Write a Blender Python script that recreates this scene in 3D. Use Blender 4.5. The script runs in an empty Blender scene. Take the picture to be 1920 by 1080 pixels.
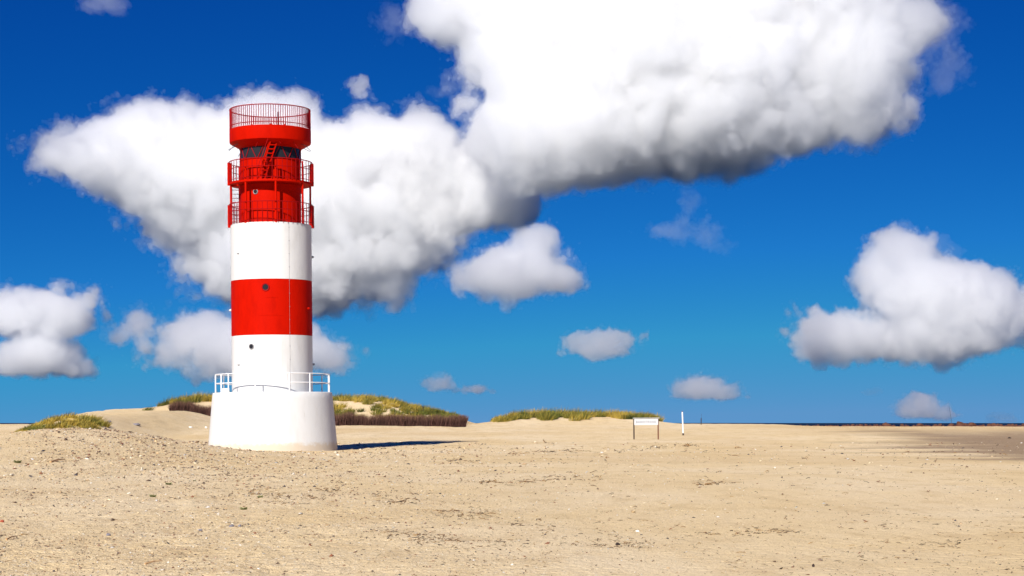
import bpy, math, random
import numpy as np
import openvdb
from math import radians as R, sin, cos, pi
from mathutils import Vector, Matrix

# ------------------------------------------------------------------ camera, sky, sun, exposure
sc = bpy.context.scene
COL = sc.collection
F = 3500.0          # focal length in pixels of the 1920 px wide photograph
CZ = 1.5            # eye height over the sand at the lighthouse
cam = bpy.data.objects.new('camera', bpy.data.cameras.new('camera'))
COL.objects.link(cam)
cam.location = (0, 0, CZ)
cam.rotation_euler = (R(90), 0, 0)
cam.data.sensor_width = 36
cam.data.lens = 36 * F / 1920
cam.data.shift_y = (793 - 540) / 1920
cam.data.clip_start = 0.5
cam.data.clip_end = 80000
sc.camera = cam

EL, AZ = R(35), R(19.5)      # the sun stands behind the camera, to the left
world = bpy.data.worlds.new('World')
sc.world = world
world.use_nodes = True
wt = world.node_tree
WN, WL = wt.nodes, wt.links
bg = WN['Background']
bg.inputs[1].default_value = 0.1
sky = WN.new('ShaderNodeTexSky')
sky.sky_type = 'NISHITA'
sky.sun_disc = False
sky.sun_elevation = EL
sky.sun_rotation = R(180) + AZ
sky.air_density, sky.dust_density, sky.ozone_density = 1.0, 0.0, 1.0


def wmath(op, a, b=None, c=None, clamp=False):
    n = WN.new('ShaderNodeMath')
    n.operation = op
    n.use_clamp = clamp
    for i, v in enumerate((a, b, c)):
        if v is None:
            continue
        if hasattr(v, 'is_linked'):
            WL.new(v, n.inputs[i])
        else:
            n.inputs[i].default_value = v
    return n.outputs[0]


# a deep polarised blue: the sky is read a little above the true elevation and
# each channel gets its own contrast
tc = WN.new('ShaderNodeTexCoord')
sp = WN.new('ShaderNodeSeparateXYZ')
WL.new(tc.outputs['Generated'], sp.inputs[0])
cb = WN.new('ShaderNodeCombineXYZ')
WL.new(sp.outputs[0], cb.inputs[0])
WL.new(sp.outputs[1], cb.inputs[1])
WL.new(wmath('MULTIPLY_ADD', sp.outputs[2], 1.5, 0.2), cb.inputs[2])
nm = WN.new('ShaderNodeVectorMath')
nm.operation = 'NORMALIZE'
WL.new(cb.outputs[0], nm.inputs[0])
WL.new(nm.outputs[0], sky.inputs[0])
sr = WN.new('ShaderNodeSeparateColor')
WL.new(sky.outputs[0], sr.inputs[0])
cr = WN.new('ShaderNodeCombineColor')
for i, (p, g, top) in enumerate(((4.38, 21.5, .075), (2.15, 2.2, .208), (1.24, 1.155, .405))):
    v = wmath('POWER', wmath('MULTIPLY', sr.outputs[i], 0.08), p)
    v = wmath('MINIMUM', wmath('MULTIPLY', v, g), top)
    WL.new(wmath('MULTIPLY', v, 10.0), cr.inputs[i])
WL.new(cr.outputs[0], bg.inputs[0])

sun = bpy.data.objects.new('sun', bpy.data.lights.new('sun', 'SUN'))
COL.objects.link(sun)
sun.data.energy = 5.0
sun.data.angle = R(0.5)
sun.data.color = (1.0, 0.95, 0.875)
SUNDIR = Vector((sin(AZ) * cos(EL), cos(AZ) * cos(EL), -sin(EL)))
sun.rotation_euler = SUNDIR.to_track_quat('-Z', 'Y').to_euler()

sc.view_settings.view_transform = 'Standard'
sc.view_settings.look = 'None'
sc.view_settings.gamma = 1.0
sc.view_settings.exposure = 0.55
sc.cycles.volume_bounces = 16
sc.cycles.max_bounces = 18
sc.cycles.adaptive_threshold = 0.015

rnd = random.Random(7)
NR = np.random.default_rng(11)


# ------------------------------------------------------------------ helpers
def tag(o, label=None, cat=None, group=None, kind=None):
    if label: o['label'] = label
    if cat: o['category'] = cat
    if group: o['group'] = group
    if kind: o['kind'] = kind
    return o


def link(name, mesh, parent=None):
    o = bpy.data.objects.new(name, mesh)
    COL.objects.link(o)
    if parent: o.parent = parent
    return o


def empty(name, loc, rot=(0, 0, 0)):
    o = bpy.data.objects.new(name, None)
    COL.objects.link(o)
    o.location = loc
    o.rotation_euler = rot
    o.empty_display_size = .3
    return o


def np_mesh(name, V, quads=None, tris=None, mat=None, smooth=False, attrs=None):
    """mesh from numpy arrays; attrs: name -> per-vertex float array (n,) or colour (n,3)"""
    V = np.asarray(V, np.float32)
    me = bpy.data.meshes.new(name)
    me.vertices.add(len(V))
    me.vertices.foreach_set('co', V.ravel())
    parts = []
    if quads is not None and len(quads): parts.append((np.asarray(quads, np.int32), 4))
    if tris is not None and len(tris): parts.append((np.asarray(tris, np.int32), 3))
    nl = sum(a.size for a, k in parts)
    npoly = sum(len(a) for a, k in parts)
    me.loops.add(nl)
    me.polygons.add(npoly)
    me.loops.foreach_set('vertex_index', np.concatenate([a.ravel() for a, k in parts]))
    starts = []
    s = 0
    for a, k in parts:
        starts.append(s + np.arange(len(a), dtype=np.int32) * k)
        s += a.size
    me.polygons.foreach_set('loop_start', np.concatenate(starts).astype(np.int32))
    me.update(calc_edges=True)
    if smooth:
        me.polygons.foreach_set('use_smooth', np.ones(npoly, bool))
    for k, a in (attrs or {}).items():
        a = np.asarray(a, np.float32)
        if a.ndim == 1:
            at = me.attributes.new(k, 'FLOAT', 'POINT')
            at.data.foreach_set('value', a)
        else:
            at = me.attributes.new(k, 'FLOAT_COLOR', 'POINT')
            at.data.foreach_set('color', np.c_[a, np.ones(len(a), np.float32)].ravel())
    if mat: me.materials.append(mat)
    return me


class MB:
    """collects simple shapes; build() links them as ONE mesh object"""
    def __init__(s):
        s.v, s.f = [], []

    def add(s, vs, fs):
        b = len(s.v)
        s.v += [tuple(v) for v in vs]
        s.f += [tuple(i + b for i in f) for f in fs]

    def box(s, c, size, rot=None):
        hx, hy, hz = size[0] / 2, size[1] / 2, size[2] / 2
        vs = [Vector((x, y, z)) for x in (-hx, hx) for y in (-hy, hy) for z in (-hz, hz)]
        if rot is not None: vs = [rot @ v for v in vs]
        c = Vector(c)
        s.add([c + v for v in vs], [(0, 1, 3, 2), (4, 6, 7, 5), (0, 4, 5, 1), (2, 3, 7, 6), (0, 2, 6, 4), (1, 5, 7, 3)])

    def tube(s, pts, r, n=6, closed=False, r2=None):
        pts = [Vector(p) for p in pts]
        m = len(pts)
        rings = []
        up = None
        for i, p in enumerate(pts):
            if closed:
                t = pts[(i + 1) % m] - pts[i - 1]
            else:
                t = pts[min(i + 1, m - 1)] - pts[max(i - 1, 0)]
            t.normalize()
            ref = Vector((0, 0, 1)) if abs(t.z) < .9 else Vector((1, 0, 0))
            a = t.cross(ref).normalized()
            b = t.cross(a)
            rr = r if r2 is None else r + (r2 - r) * i / (m - 1)
            rings.append([p + a * rr * cos(2 * pi * k / n) + b * rr * sin(2 * pi * k / n) for k in range(n)])
        vs = [v for ring in rings for v in ring]
        fs = []
        for i in range(m if closed else m - 1):
            j = (i + 1) % m
            for k in range(n):
                k2 = (k + 1) % n
                fs.append((i * n + k, i * n + k2, j * n + k2, j * n + k))
        if not closed:
            fs.append(tuple(range(n - 1, -1, -1)))
            fs.append(tuple((m - 1) * n + k for k in range(n)))
        s.add(vs, fs)

    def lathe(s, prof, n=96, M=None, closed=False):
        """prof: list of (r, z), turned about z"""
        m = len(prof)
        vs = []
        for k in range(n):
            a = 2 * pi * k / n
            for r, z in prof:
                v = Vector((r * sin(a), -r * cos(a), z))
                vs.append(M @ v if M else v)
        fs = []
        for k in range(n):
            k2 = (k + 1) % n
            for i in range(m if closed else m - 1):
                i2 = (i + 1) % m
                fs.append((k * m + i, k2 * m + i, k2 * m + i2, k * m + i2))
        s.add(vs, fs)

    def build(s, name, mat, parent=None, smooth=None, loc=None):
        me = bpy.data.meshes.new(name)
        me.from_pydata(s.v, [], s.f)
        me.materials.append(mat)
        me.update()
        if smooth:
            me.polygons.foreach_set('use_smooth', np.ones(len(me.polygons), bool))
            try:
                me.set_sharp_from_angle(angle=R(smooth))
            except Exception:
                pass
        o = link(name, me, parent)
        if loc: o.location = loc
        return o


def pol(phi, r, z):
    """point on the tower: phi in degrees from the camera side, towards the right"""
    a = R(phi)
    return Vector((r * sin(a), -r * cos(a), z))


# ---- materials
def new_mat(name):
    m = bpy.data.materials.new(name)
    m.use_nodes = True
    nt = m.node_tree
    b = nt.nodes['Principled BSDF']
    return m, nt, b


class NT:
    """small node-tree writer"""
    def __init__(s, nt):
        s.nt, s.n, s.l = nt, nt.nodes, nt.links

    def put(s, v, sock):
        if hasattr(v, 'is_linked'): s.l.new(v, sock)
        else: sock.default_value = v

    def math(s, op, a, b=0., c=0., clamp=False):
        x = s.n.new('ShaderNodeMath'); x.operation = op; x.use_clamp = clamp
        for i, v in enumerate((a, b, c)): s.put(v, x.inputs[i])
        return x.outputs[0]

    def noise(s, scale, detail=4, rough=.5, vec=None, dist=0., out=0):
        x = s.n.new('ShaderNodeTexNoise')
        x.inputs['Scale'].default_value = scale; x.inputs['Detail'].default_value = detail
        x.inputs['Roughness'].default_value = rough; x.inputs['Distortion'].default_value = dist
        if vec is not None: s.l.new(vec, x.inputs['Vector'])
        return x.outputs[out]

    def pos(s):
        return s.n.new('ShaderNodeNewGeometry').outputs['Position']

    def obj(s):
        return s.n.new('ShaderNodeTexCoord').outputs['Object']

    def scale(s, vec, v):
        x = s.n.new('ShaderNodeVectorMath'); x.operation = 'MULTIPLY'
        s.l.new(vec, x.inputs[0]); x.inputs[1].default_value = v
        return x.outputs[0]

    def ramp(s, fac, a, b, lo=0., hi=1., smooth=True):
        x = s.n.new('ShaderNodeMapRange')
        x.interpolation_type = 'SMOOTHSTEP' if smooth else 'LINEAR'
        s.l.new(fac, x.inputs[0])
        x.inputs[1].default_value = a; x.inputs[2].default_value = b
        x.inputs[3].default_value = lo; x.inputs[4].default_value = hi
        return x.outputs[0]

    def mix(s, fac, a, b, mode='MIX'):
        x = s.n.new('ShaderNodeMix'); x.data_type = 'RGBA'; x.blend_type = mode
        s.put(fac, x.inputs[0])
        for v, k in ((a, 6), (b, 7)):
            if hasattr(v, 'is_linked'): s.l.new(v, x.inputs[k])
            else: x.inputs[k].default_value = (*v, 1)
        return x.outputs[2]

    def attr(s, name, out='Fac'):
        x = s.n.new('ShaderNodeAttribute'); x.attribute_name = name
        return x.outputs[out]

    def bump(s, h, dist, strength=1.):
        x = s.n.new('ShaderNodeBump'); x.inputs['Strength'].default_value = strength; x.inputs['Distance'].default_value = dist
        s.l.new(h, x.inputs['Height'])
        return x.outputs[0]


def paint(name, col, col2, rough=.45, bump=.004, scale=3.0, amount=.5, spec=.3, stain=0):
    m, nt, b = new_mat(name)
    t = NT(nt)
    p = t.obj()
    big = t.noise(scale, 6, .6, t.scale(p, (1, 1, .35)))
    c = t.mix(t.ramp(big, .45, .75, 0, amount), col, col2)
    if stain:
        st = t.noise(1.0, 5, .62, t.scale(p, (5.5, 5.5, .22)))
        c = t.mix(t.ramp(st, .60, .78, 0, stain), c, (.40, .33, .26))
        sz = t.n.new('ShaderNodeSeparateXYZ'); t.l.new(p, sz.inputs[0])
        low = t.ramp(t.math('ADD', sz.outputs[2], t.math('MULTIPLY', t.noise(4, 4, .6, p), -.5)), .02, .30, stain, 0.)
        c = t.mix(low, c, (.52, .41, .27))
    t.l.new(c, b.inputs['Base Color'])
    b.inputs['Roughness'].default_value = rough
    b.inputs['Specular IOR Level'].default_value = spec
    if bump:
        t.l.new(t.bump(t.noise(9, 5, .6, p), bump), b.inputs['Normal'])
    return m


M_white = paint('white_paint', (.61, .61, .60), (.53, .52, .50), .6, .008, 2.2, .6, stain=.55)
M_plinth = paint('white_render', (.61, .61, .60), (.53, .52, .50), .8, .009, 1.8, .5, stain=.7)
M_red = paint('red_paint', (.43, .0055, .0006), (.34, .004, .0006), .55, .004, 2.0, .8, .02)
M_redrail = paint('red_rail_paint', (.27, .004, .005), (.18, .004, .006), .5, 0, 4.0, .7, .05)
M_whiterail = paint('white_rail_paint', (.80, .80, .80), (.62, .60, .56), .45, 0, 6.0, .5)
M_pipe = paint('galvanised_pipe', (.24, .22, .22), (.20, .19, .19), .5, 0, 8, .6)
M_dark = paint('dark_metal', (.03, .03, .034), (.06, .045, .04), .5, 0, 8, .6)
M_grey = paint('grey_metal', (.25, .25, .26), (.16, .15, .15), .5, 0, 8, .6)
M_brownpost = paint('brown_wood', (.17, .06, .03), (.09, .035, .02), .8, .003, 14, .8)
M_darkwood = paint('dark_wood', (.035, .022, .018), (.06, .035, .025), .85, .003, 14, .8)
M_signwhite = paint('sign_white', (.52, .52, .53), (.47, .47, .46), .5, 0, 5, .5)
M_letters = paint('faded_lettering', (.06, .07, .10), (.12, .13, .16), .6, 0, 20, .5)
M_stone = paint('grey_stone', (.16, .15, .17), (.30, .28, .28), .85, .006, 25, .9)
M_white_stone = paint('white_stone', (.75, .72, .68), (.55, .52, .48), .8, .004, 25, .9)
M_rock = paint('brown_rock', (.10, .038, .022), (.020, .012, .010), .85, .03, 4, .9)
M_stick = paint('driftwood', (.50, .30, .14), (.32, .18, .08), .8, .003, 20, .8)
M_redbit = paint('rust_scrap', (.35, .07, .03), (.2, .04, .02), .7, .003, 20, .8)


def glass_mat():
    m, nt, b = new_mat('window_glass')
    b.inputs['Base Color'].default_value = (.02, .02, .024, 1)
    b.inputs['Roughness'].default_value = .10
    b.inputs['Specular IOR Level'].default_value = .12
    return m


M_glass = glass_mat()


def tint_mat(name, rough=.8, trans=0.):
    """colour of each piece comes with the mesh (attribute tint), broken by a fine noise"""
    m, nt, b = new_mat(name)
    t = NT(nt)
    c = t.attr('tint', 'Color')
    f = t.noise(14, 3, .6, t.pos())
    c = t.mix(.5, c, t.mix(t.ramp(f, .3, .7), (.55, .55, .55), (1, 1, 1)), 'MULTIPLY')
    t.l.new(c, b.inputs['Base Color'])
    b.inputs['Roughness'].default_value = rough
    b.inputs['Specular IOR Level'].default_value = .2
    return m


# ------------------------------------------------------------------ terrain
TAB = NR.random((257, 257)).astype(np.float32)
TAB[256] = TAB[0]; TAB[:, 256] = TAB[:, 0]


def vn(x, y, s=0):
    """value noise 0..1 at arbitrary points"""
    x = np.asarray(x, np.float64) + s * 17.37; y = np.asarray(y, np.float64) + s * 41.11
    xi = np.floor(x).astype(int); yi = np.floor(y).astype(int)
    fx = x - xi; fy = y - yi
    fx = fx * fx * (3 - 2 * fx); fy = fy * fy * (3 - 2 * fy)
    xi &= 255; yi &= 255
    a = TAB[xi, yi]; b = TAB[xi + 1, yi]; c = TAB[xi, yi + 1]; d = TAB[xi + 1, yi + 1]
    return (a * (1 - fx) + b * fx) * (1 - fy) + (c * (1 - fx) + d * fx) * fy


def fb(x, y, s=0, o=4):
    t = 0.; a = .5
    for i in range(o):
        t = t + a * vn(x * 2 ** i, y * 2 ** i, s + i * 3); a *= .5
    return t / (1 - .5 ** o)


def ss(a, b, x):
    t = np.clip((x - a) / (b - a), 0, 1)
    return t * t * (3 - 2 * t)


def zof(y, Y):
    return CZ + (793 - y) * Y / F


def xof(px, Y):
    return (px - 960) * Y / F


YF, YR = 160.0, 176.0        # brushwood line and dune ridge behind it
# crest of the beach, and the dune ridge height along X
B_Y = [-60, 15, 60, 93, 104, 128, 145, 160, 176, 200, 215, 240, 280, 420]
B_Z = [.25, .0, .0, .02, .08, .40, .82, 1.20, 1.24, 1.27, 1.15, .3, -1.8, -5]
RIDGE = [(-80, 796), (0, 796), (186, 795), (216, 768), (250, 767), (290, 764), (315, 757), (350, 752), (420, 750), (520, 750),
         (622, 751), (690, 750), (735, 756), (775, 768), (815, 776), (850, 784), (880, 796), (930, 796.5), (1100, 795.5), (1330, 794.8), (1440, 795.5), (1540, 800), (2400, 802)]
RX = np.array([xof(p, YR) for p, y in RIDGE]); RZ = np.array([zof(y, YR) for p, y in RIDGE])
FENCE = [(100, 792), (318, 788), (400, 791), (622, 797.5), (760, 798.5), (873, 801), (920, 801), (1000, 802)]
FX = np.array([xof(p, YF) for p, y in FENCE]); FZ = np.array([zof(y, YF) for p, y in FENCE])


def gz0(X, Y):
    """ground height without the small lumps"""
    X = np.asarray(X, np.float64); Y = np.asarray(Y, np.float64)
    b = np.interp(Y, B_Y, B_Z)
    # flatten the far shore sideways
    b = b - 3.0 * ss(70, 160, np.abs(X)) * ss(60, 200, np.abs(Y))
    b = b - .17 * ss(14, 42, X) * ss(150, 195, Y) * (1 - ss(215, 240, Y))
    # rise to the dune
    k = ss(-45, -30, X) * (1 - ss(-7, 3, X))
    fz = np.interp(X, FX, FZ)
    up = ss(118, YF, Y) * (1 - ss(YR + 2, YR + 45, Y))
    z = b + np.maximum(fz - np.interp(YF, B_Y, B_Z), -.2) * up * k
    rz = np.interp(X + 1.2 * (vn(X * .25, Y * .25, 5) - .5), RX, RZ)
    w = ss(YF + 1, YR, Y) * (1 - ss(YR + 3, YR + 40, Y))
    z = z + np.maximum(rz - z, 0) * w
    # sand shoulder left of the lighthouse
    wl = ss(112, 150, Y) * (1 - ss(YR, YR + 40, Y))
    tl = ss(xof(180, 150), xof(206, 150), X) * (1 - ss(xof(300, 150), xof(420, 150), X))
    z = z + np.maximum(zof(769, 150) - z, 0) * wl * tl * .96
    # bank of washed-up shells and stones, left foreground
    z = z + 1.28 * np.exp(-((X + 18.4) / 5.8) ** 2 - ((Y - 80) / 20.) ** 2) * (1 - .93 * np.exp(-((X + 12.5) / 5.0) ** 2 - ((Y - 97) / 12.) ** 2))
    # low dune at the far left
    z = z + 1.0 * np.exp(-((X - xof(128, 122)) / 3.1) ** 2 - ((Y - 124) / 9.) ** 2)
    # dune right of the brushwood
    X4 = X - xof(1078, YR)
    z = z + 0.72 * ss(1, .45, np.abs(X4) / 10.5) * np.exp(-((Y - 180) / 9.) ** 2)
    return z


def gz(X, Y):
    X = np.asarray(X, np.float64); Y = np.asarray(Y, np.float64)
    z = gz0(X, Y)
    left = ss(1050, 500, 960 + F * X / np.maximum(Y, 5))
    lum = .09 * (fb(X * .35, Y * .22, 1) - .5) + (.035 + .05 * left) * (fb(X * 1.6, Y * .9, 2, 3) - .5) \
        + (.010 + .022 * left) * (fb(X * 5, Y * 3.5, 3, 2) - .5)
    return z + lum * ss(420, 200, Y)


def wetmask(X, Y):
    px = 960 + F * X / np.maximum(Y, 5)
    n = fb(X * .12, Y * .05, 8) - .5
    n2 = fb(X * .09, Y * .34, 14) - .5
    a = ss(18, 27, X + 9 * n + 13 * n2 - (Y - 100) * .10) * ss(62, 84, Y + 30 * n - (X - 24) * .8) * ss(165, 130, Y + 30 * n)
    return np.clip(a, 0, 1)


def tanband(X, Y):
    n = fb(X * .1, Y * .09, 9)
    a = ss(.42, .80, fb(X * .11, Y * .12, 12, 5))
    b = ss(138, 150, Y + 14 * (n - .5)) * ss(170, 158, Y + 14 * (n - .5)) * ss(16, 26, X)
    return np.clip(a * .8 + b, 0, 1)


def build_ground():
    ys = np.concatenate([np.linspace(-60, 13, 40)[:-1], 13 * np.exp(np.linspace(0, math.log(420 / 13), 1000))])
    u = np.linspace(-1, 1, 760)
    u = np.concatenate([[-12, -5, -2.5, -1.6, -1.25], u, [1.25, 1.6, 2.5, 5, 12]])
    U, Y = np.meshgrid(u, ys)
    X = U * (7 + .40 * np.maximum(Y, 0))
    Z = gz(X, Y)
    nr, nc = X.shape
    V = np.c_[X.ravel(), Y.ravel(), Z.ravel()]
    i = np.arange(nr * nc).reshape(nr, nc)
    Q = np.c_[i[:-1, :-1].ravel(), i[:-1, 1:].ravel(), i[1:, 1:].ravel(), i[1:, :-1].ravel()]
    px = 960 + F * X / np.maximum(Y, 5)
    litter = np.clip(ss(1500, 500, px) * .8 + .12, 0, 1)
    m, nt, b = new_mat('sand')
    t = NT(nt)
    p = t.pos()
    wet, tan, lit = t.attr('wet'), t.attr('tan'), t.attr('litter')
    c = t.mix(t.ramp(t.noise(.16, 5, .6, t.scale(p, (1, .45, 1))), .35, .68), (.725, .55, .302), (.775, .618, .388))
    c = t.mix(t.ramp(t.noise(1.1, 5, .65, t.scale(p, (1, .35, 1))), .48, .70, 0, .6), c, (.57, .41, .215))
    c = t.mix(t.math('MULTIPLY', tan, .55), c, (.60, .42, .20))
    c = t.mix(t.math('MULTIPLY', wet, .9), c, (.27, .185, .115))
    # pale dry streaks
    st = t.noise(.9, 5, .7, t.scale(p, (.8, 2.2, 1)))
    c = t.mix(t.ramp(st, .60, .72, 0, .55), c, (.78, .64, .43))
    # fine grit: dark and light grains of 1 to 4 cm
    for sc_, seed, col, th, amt in ((30, 0, (.17, .105, .06), .615, .8), (19, 3, (.84, .76, .60), .60, .85), (11, 7, (.22, .135, .075), .65, .75), (48, 11, (.30, .20, .11), .58, .8)):
        off = t.n.new('ShaderNodeVectorMath'); off.operation = 'ADD'; t.l.new(p, off.inputs[0]); off.inputs[1].default_value = (seed * 3.1, seed * 5.7, seed)
        g = t.noise(sc_, 2, .6, t.scale(off.outputs[0], (1, .75, 1)))
        patch = t.ramp(t.noise(.55, 3, .6, off.outputs[0]), .30, .65, .25, 1.)
        f = t.math('MULTIPLY', t.ramp(g, th, th + .06, 0, amt), t.math('MULTIPLY', patch, t.math('MULTIPLY_ADD', lit, .9, .12)), clamp=True)
        c = t.mix(f, c, col)
    t.l.new(c, b.inputs['Base Color'])
    b.inputs['Roughness'].default_value = .95
    b.inputs['Specular IOR Level'].default_value = .08
    h = t.math('ADD', t.noise(6, 5, .65, p), t.math('MULTIPLY', t.noise(30, 3, .6, p), .35))
    t.l.new(t.bump(h, .09, 1.), b.inputs['Normal'])
    me = np_mesh('beach', V, quads=Q, mat=m, smooth=True, attrs={'wet': wetmask(X, Y).ravel(), 'tan': tanband(X, Y).ravel(), 'litter': litter.ravel()})
    o = link('beach', me)
    tag(o, 'pale sandy beach strewn with shells and seaweed', 'beach', kind='structure')


build_ground()


def build_sea():
    m, nt, b = new_mat('sea_water')
    t = NT(nt)
    b.inputs['Base Color'].default_value = (.008, .018, .04, 1)
    b.inputs['Roughness'].default_value = .6
    b.inputs['Specular IOR Level'].default_value = .03
    t.l.new(t.bump(t.noise(.25, 5, .6, t.scale(t.pos(), (.5, 1, 1))), .8, 1.), b.inputs['Normal'])
    S = 40000
    me = np_mesh('sea', [(-S, 150, -1.1), (S, 150, -1.1), (S, S, -1.1), (-S, S, -1.1)], quads=[(0, 1, 2, 3)], mat=m)
    tag(link('sea', me), 'dark blue sea on the horizon', 'sea', kind='structure')


build_sea()

# ------------------------------------------------------------------ lighthouse
TX, TY, TZ = xof(512, 98), 98.0, 0.02
lh = empty('lighthouse', (TX, TY, TZ), (0, R(-.5), math.atan2(-TX, TY)))
tag(lh, 'round lighthouse in red and white bands on a white plinth', 'lighthouse')

R0 = 2.11            # shaft radius
RI = 1.58            # upper red core radius
RP_T, RP_B = 3.11, 3.38
b = MB()
b.lathe([(RP_B - .35, -.6), (RP_B + .02, -.10), (RP_B, .12), (RP_B - .04, .5), (RP_T + .04, 2.7), (RP_T, 3.03), (RP_T - .02, 3.06), (RP_T - .05, 3.07), (R0 - .05, 3.07)], 128)
plinth = b.build('plinth', M_plinth, lh, smooth=40)
plinth['label'] = 'flared white plinth'


def band(z0, z1, mat, lab):
    q = MB()
    q.lathe([(R0 - .04, z0), (R0, z0 + .004), (R0, z1 - .004), (R0 - .04, z1)], 128)
    o = q.build('shaft_band', mat, lh, smooth=40)
    o['label'] = lab


band(3.05, 6.02, M_white, 'lowest white band of the shaft')
band(6.02, 8.90, M_red, 'red middle band of the shaft')
q = MB()
q.lathe([(R0 - .04, 8.90), (R0, 8.904), (R0, 11.80), (R0 - .03, 11.83), (RI - .05, 11.83)], 128)
o = q.build('shaft_band', M_white, lh, smooth=40)
o['label'] = 'upper white band of the shaft'
# faint weld seams on the red band
for z, a0, a1 in ((7.93, -9, 9), (7.02, -20, 16)):
    q = MB()
    q.tube([pol(a, R0 + .001, z) for a in np.linspace(a0, a1, 16)], .012, 5)
    q.build('weld_seam', M_red, lh)

# red core behind the galleries
q = MB()
q.lathe([(RI, 11.83), (RI, 15.17), (RI + .03, 15.17), (RI + .03, 15.22), (RI - .1, 15.22)], 96)
q.build('core_wall', M_red, lh, smooth=40)
q = MB()
q.lathe([(RI - .015, 15.22), (RI - .015, 15.80)], 64)
q.build('lantern_glass', M_glass, lh, smooth=40)
q = MB()
NM = 12
for k in range(NM):
    a0 = 360 * k / NM + 6
    q.tube([pol(a0, RI + .01, 15.22), pol(a0 + 11, RI + .01, 15.80)], .022, 5)
    q.tube([pol(a0 + 26, RI + .01, 15.22), pol(a0 + 15, RI + .01, 15.80)], .022, 5)
q.build('glazing_bars', M_redrail, lh)
q = MB()
q.lathe([(RI - .08, 15.80), (RI + .04, 15.80), (RI + .06, 15.86), (2.11, 16.12), (2.125, 16.19), (2.125, 16.80), (2.10, 16.82), (2.04, 16.80), (2.04, 16.45), (0, 16.45)], 128)
q.build('crown_drum', M_red, lh, smooth=35)


def polar_plate(r_cuts, z0, z1, hole, n=96):
    q = MB()
    nr = len(r_cuts) - 1
    solid = [[not hole(360 * (k + .5) / n - 180, (r_cuts[j] + r_cuts[j + 1]) / 2) for j in range(nr)] for k in range(n)]
    P = lambda k, j, z: pol(360 * k / n - 180, r_cuts[j], z)
    for k in range(n):
        for j in range(nr):
            if not solid[k][j]: continue
            q.add([P(k, j, z1), P(k + 1, j, z1), P(k + 1, j + 1, z1), P(k, j + 1, z1)], [(0, 1, 2, 3)])
            q.add([P(k, j, z0), P(k + 1, j, z0), P(k + 1, j + 1, z0), P(k, j + 1, z0)], [(3, 2, 1, 0)])
            if j == 0 or not solid[k][j - 1]: q.add([P(k, j, z0), P(k + 1, j, z0), P(k + 1, j, z1), P(k, j, z1)], [(0, 1, 2, 3)])
            if j == nr - 1 or not solid[k][j + 1]: q.add([P(k, j + 1, z0), P(k + 1, j + 1, z0), P(k + 1, j + 1, z1), P(k, j + 1, z1)], [(3, 2, 1, 0)])
            if not solid[(k - 1) % n][j]: q.add([P(k, j, z0), P(k, j + 1, z0), P(k, j + 1, z1), P(k, j, z1)], [(0, 1, 2, 3)])
            if not solid[(k + 1) % n][j]: q.add([P(k + 1, j, z0), P(k + 1, j + 1, z0), P(k + 1, j + 1, z1), P(k + 1, j, z1)], [(3, 2, 1, 0)])
    return q


q = polar_plate([RI - .02, 1.66, 2.04, 2.15], 13.93, 14.04, lambda a, r: -99 < a < -76 and 1.66 < r < 2.04)
q.build('gallery_floor', M_red, lh)
# brackets ring under the floor
q = MB()
q.lathe([(RI + .005, 13.55), (RI + .05, 13.55), (RI + .05, 13.86), (RI + .005, 13.86)], 64, closed=True)
q.build('floor_collar', M_red, lh, smooth=40)

POSTS = [-38, 7, 52, 97, 142, -173, -128, -83]
for a in POSTS:
    q = MB()
    q.tube([pol(a, 2.08, 11.80), pol(a, 2.08, 13.92)], .058, 10)
    q.tube([pol(a, 2.08, 14.045), pol(a, 2.08, 15.06)], .045, 10)
    q.build('gallery_post', M_red, lh, smooth=50)


def railing(z0, z1, zm, r, nb, name, lab, rb=.014, rr=.024, low=True):
    q = MB()
    ring = lambda z, rad: q.tube([pol(a, r, z) for a in np.linspace(0, 360, 97)[:-1]], rad, 6, closed=True)
    ring(z1, rr)
    ring(zm, rr * .75)
    if low: ring(z0 + .10, rr * .75)
    for k in range(nb):
        a = 360 * (k + .3) / nb
        q.tube([pol(a, r, z0 - .01), pol(a, r, z1)], rb, 5)
    o = q.build(name, M_redrail, lh, smooth=50)
    o['label'] = lab


railing(11.83, 12.89, 12.49, 2.17, 52, 'gallery_railing', 'red railing of the lower gallery', .017)
railing(14.04, 15.11, 14.70, 2.17, 52, 'gallery_railing', 'red railing of the upper gallery', .017)
railing(16.86, 17.87, 16.98, 2.10, 104, 'crown_railing', 'close-barred red railing on top of the drum', .019, .030, False)

# flat steel uprights at both ends of the galleries (seen edge on as solid red)
for a in (-92, -86, 88, 94):
    for z0, z1 in ((11.72, 12.88), (13.93, 15.1)):
        q = MB()
        q.box(pol(a, 2.17, (z0 + z1) / 2), (.03, .16, z1 - z0), Matrix.Rotation(R(a), 3, 'Z'))
        q.build('railing_plate', M_red, lh)

q = MB()
q.tube([pol(0, 0, 0) + Vector((.42, .2, 16.45)), Vector((.42, .2, 17.84))], .045, 8)
q.build('mast_pole', M_dark, lh, smooth=50)
for x, y in ((-.95, -1.6), (.03, -1.85), (.75, -1.7)):
    q = MB()
    q.lathe([(0, 16.93), (.05, 16.90), (.06, 16.80), (.0, 16.75)], 10, Matrix.Translation((x, y, 0)))
    q.build('deck_lamp', M_red, lh, smooth=60)

# bracket rods sticking out below the drum
for k, a in enumerate((-75, -62, -20, 14, 40, 58, 72, 110, 150, 190, 230, 262)):
    q = MB()
    q.tube([pol(a, 1.86, 16.00), pol(a, 2.22, 15.66 if k % 2 == 0 else 15.84)], .014, 5)
    q.build('bracket_rod', M_redrail if abs(a) < 55 else M_dark, lh)

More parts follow.
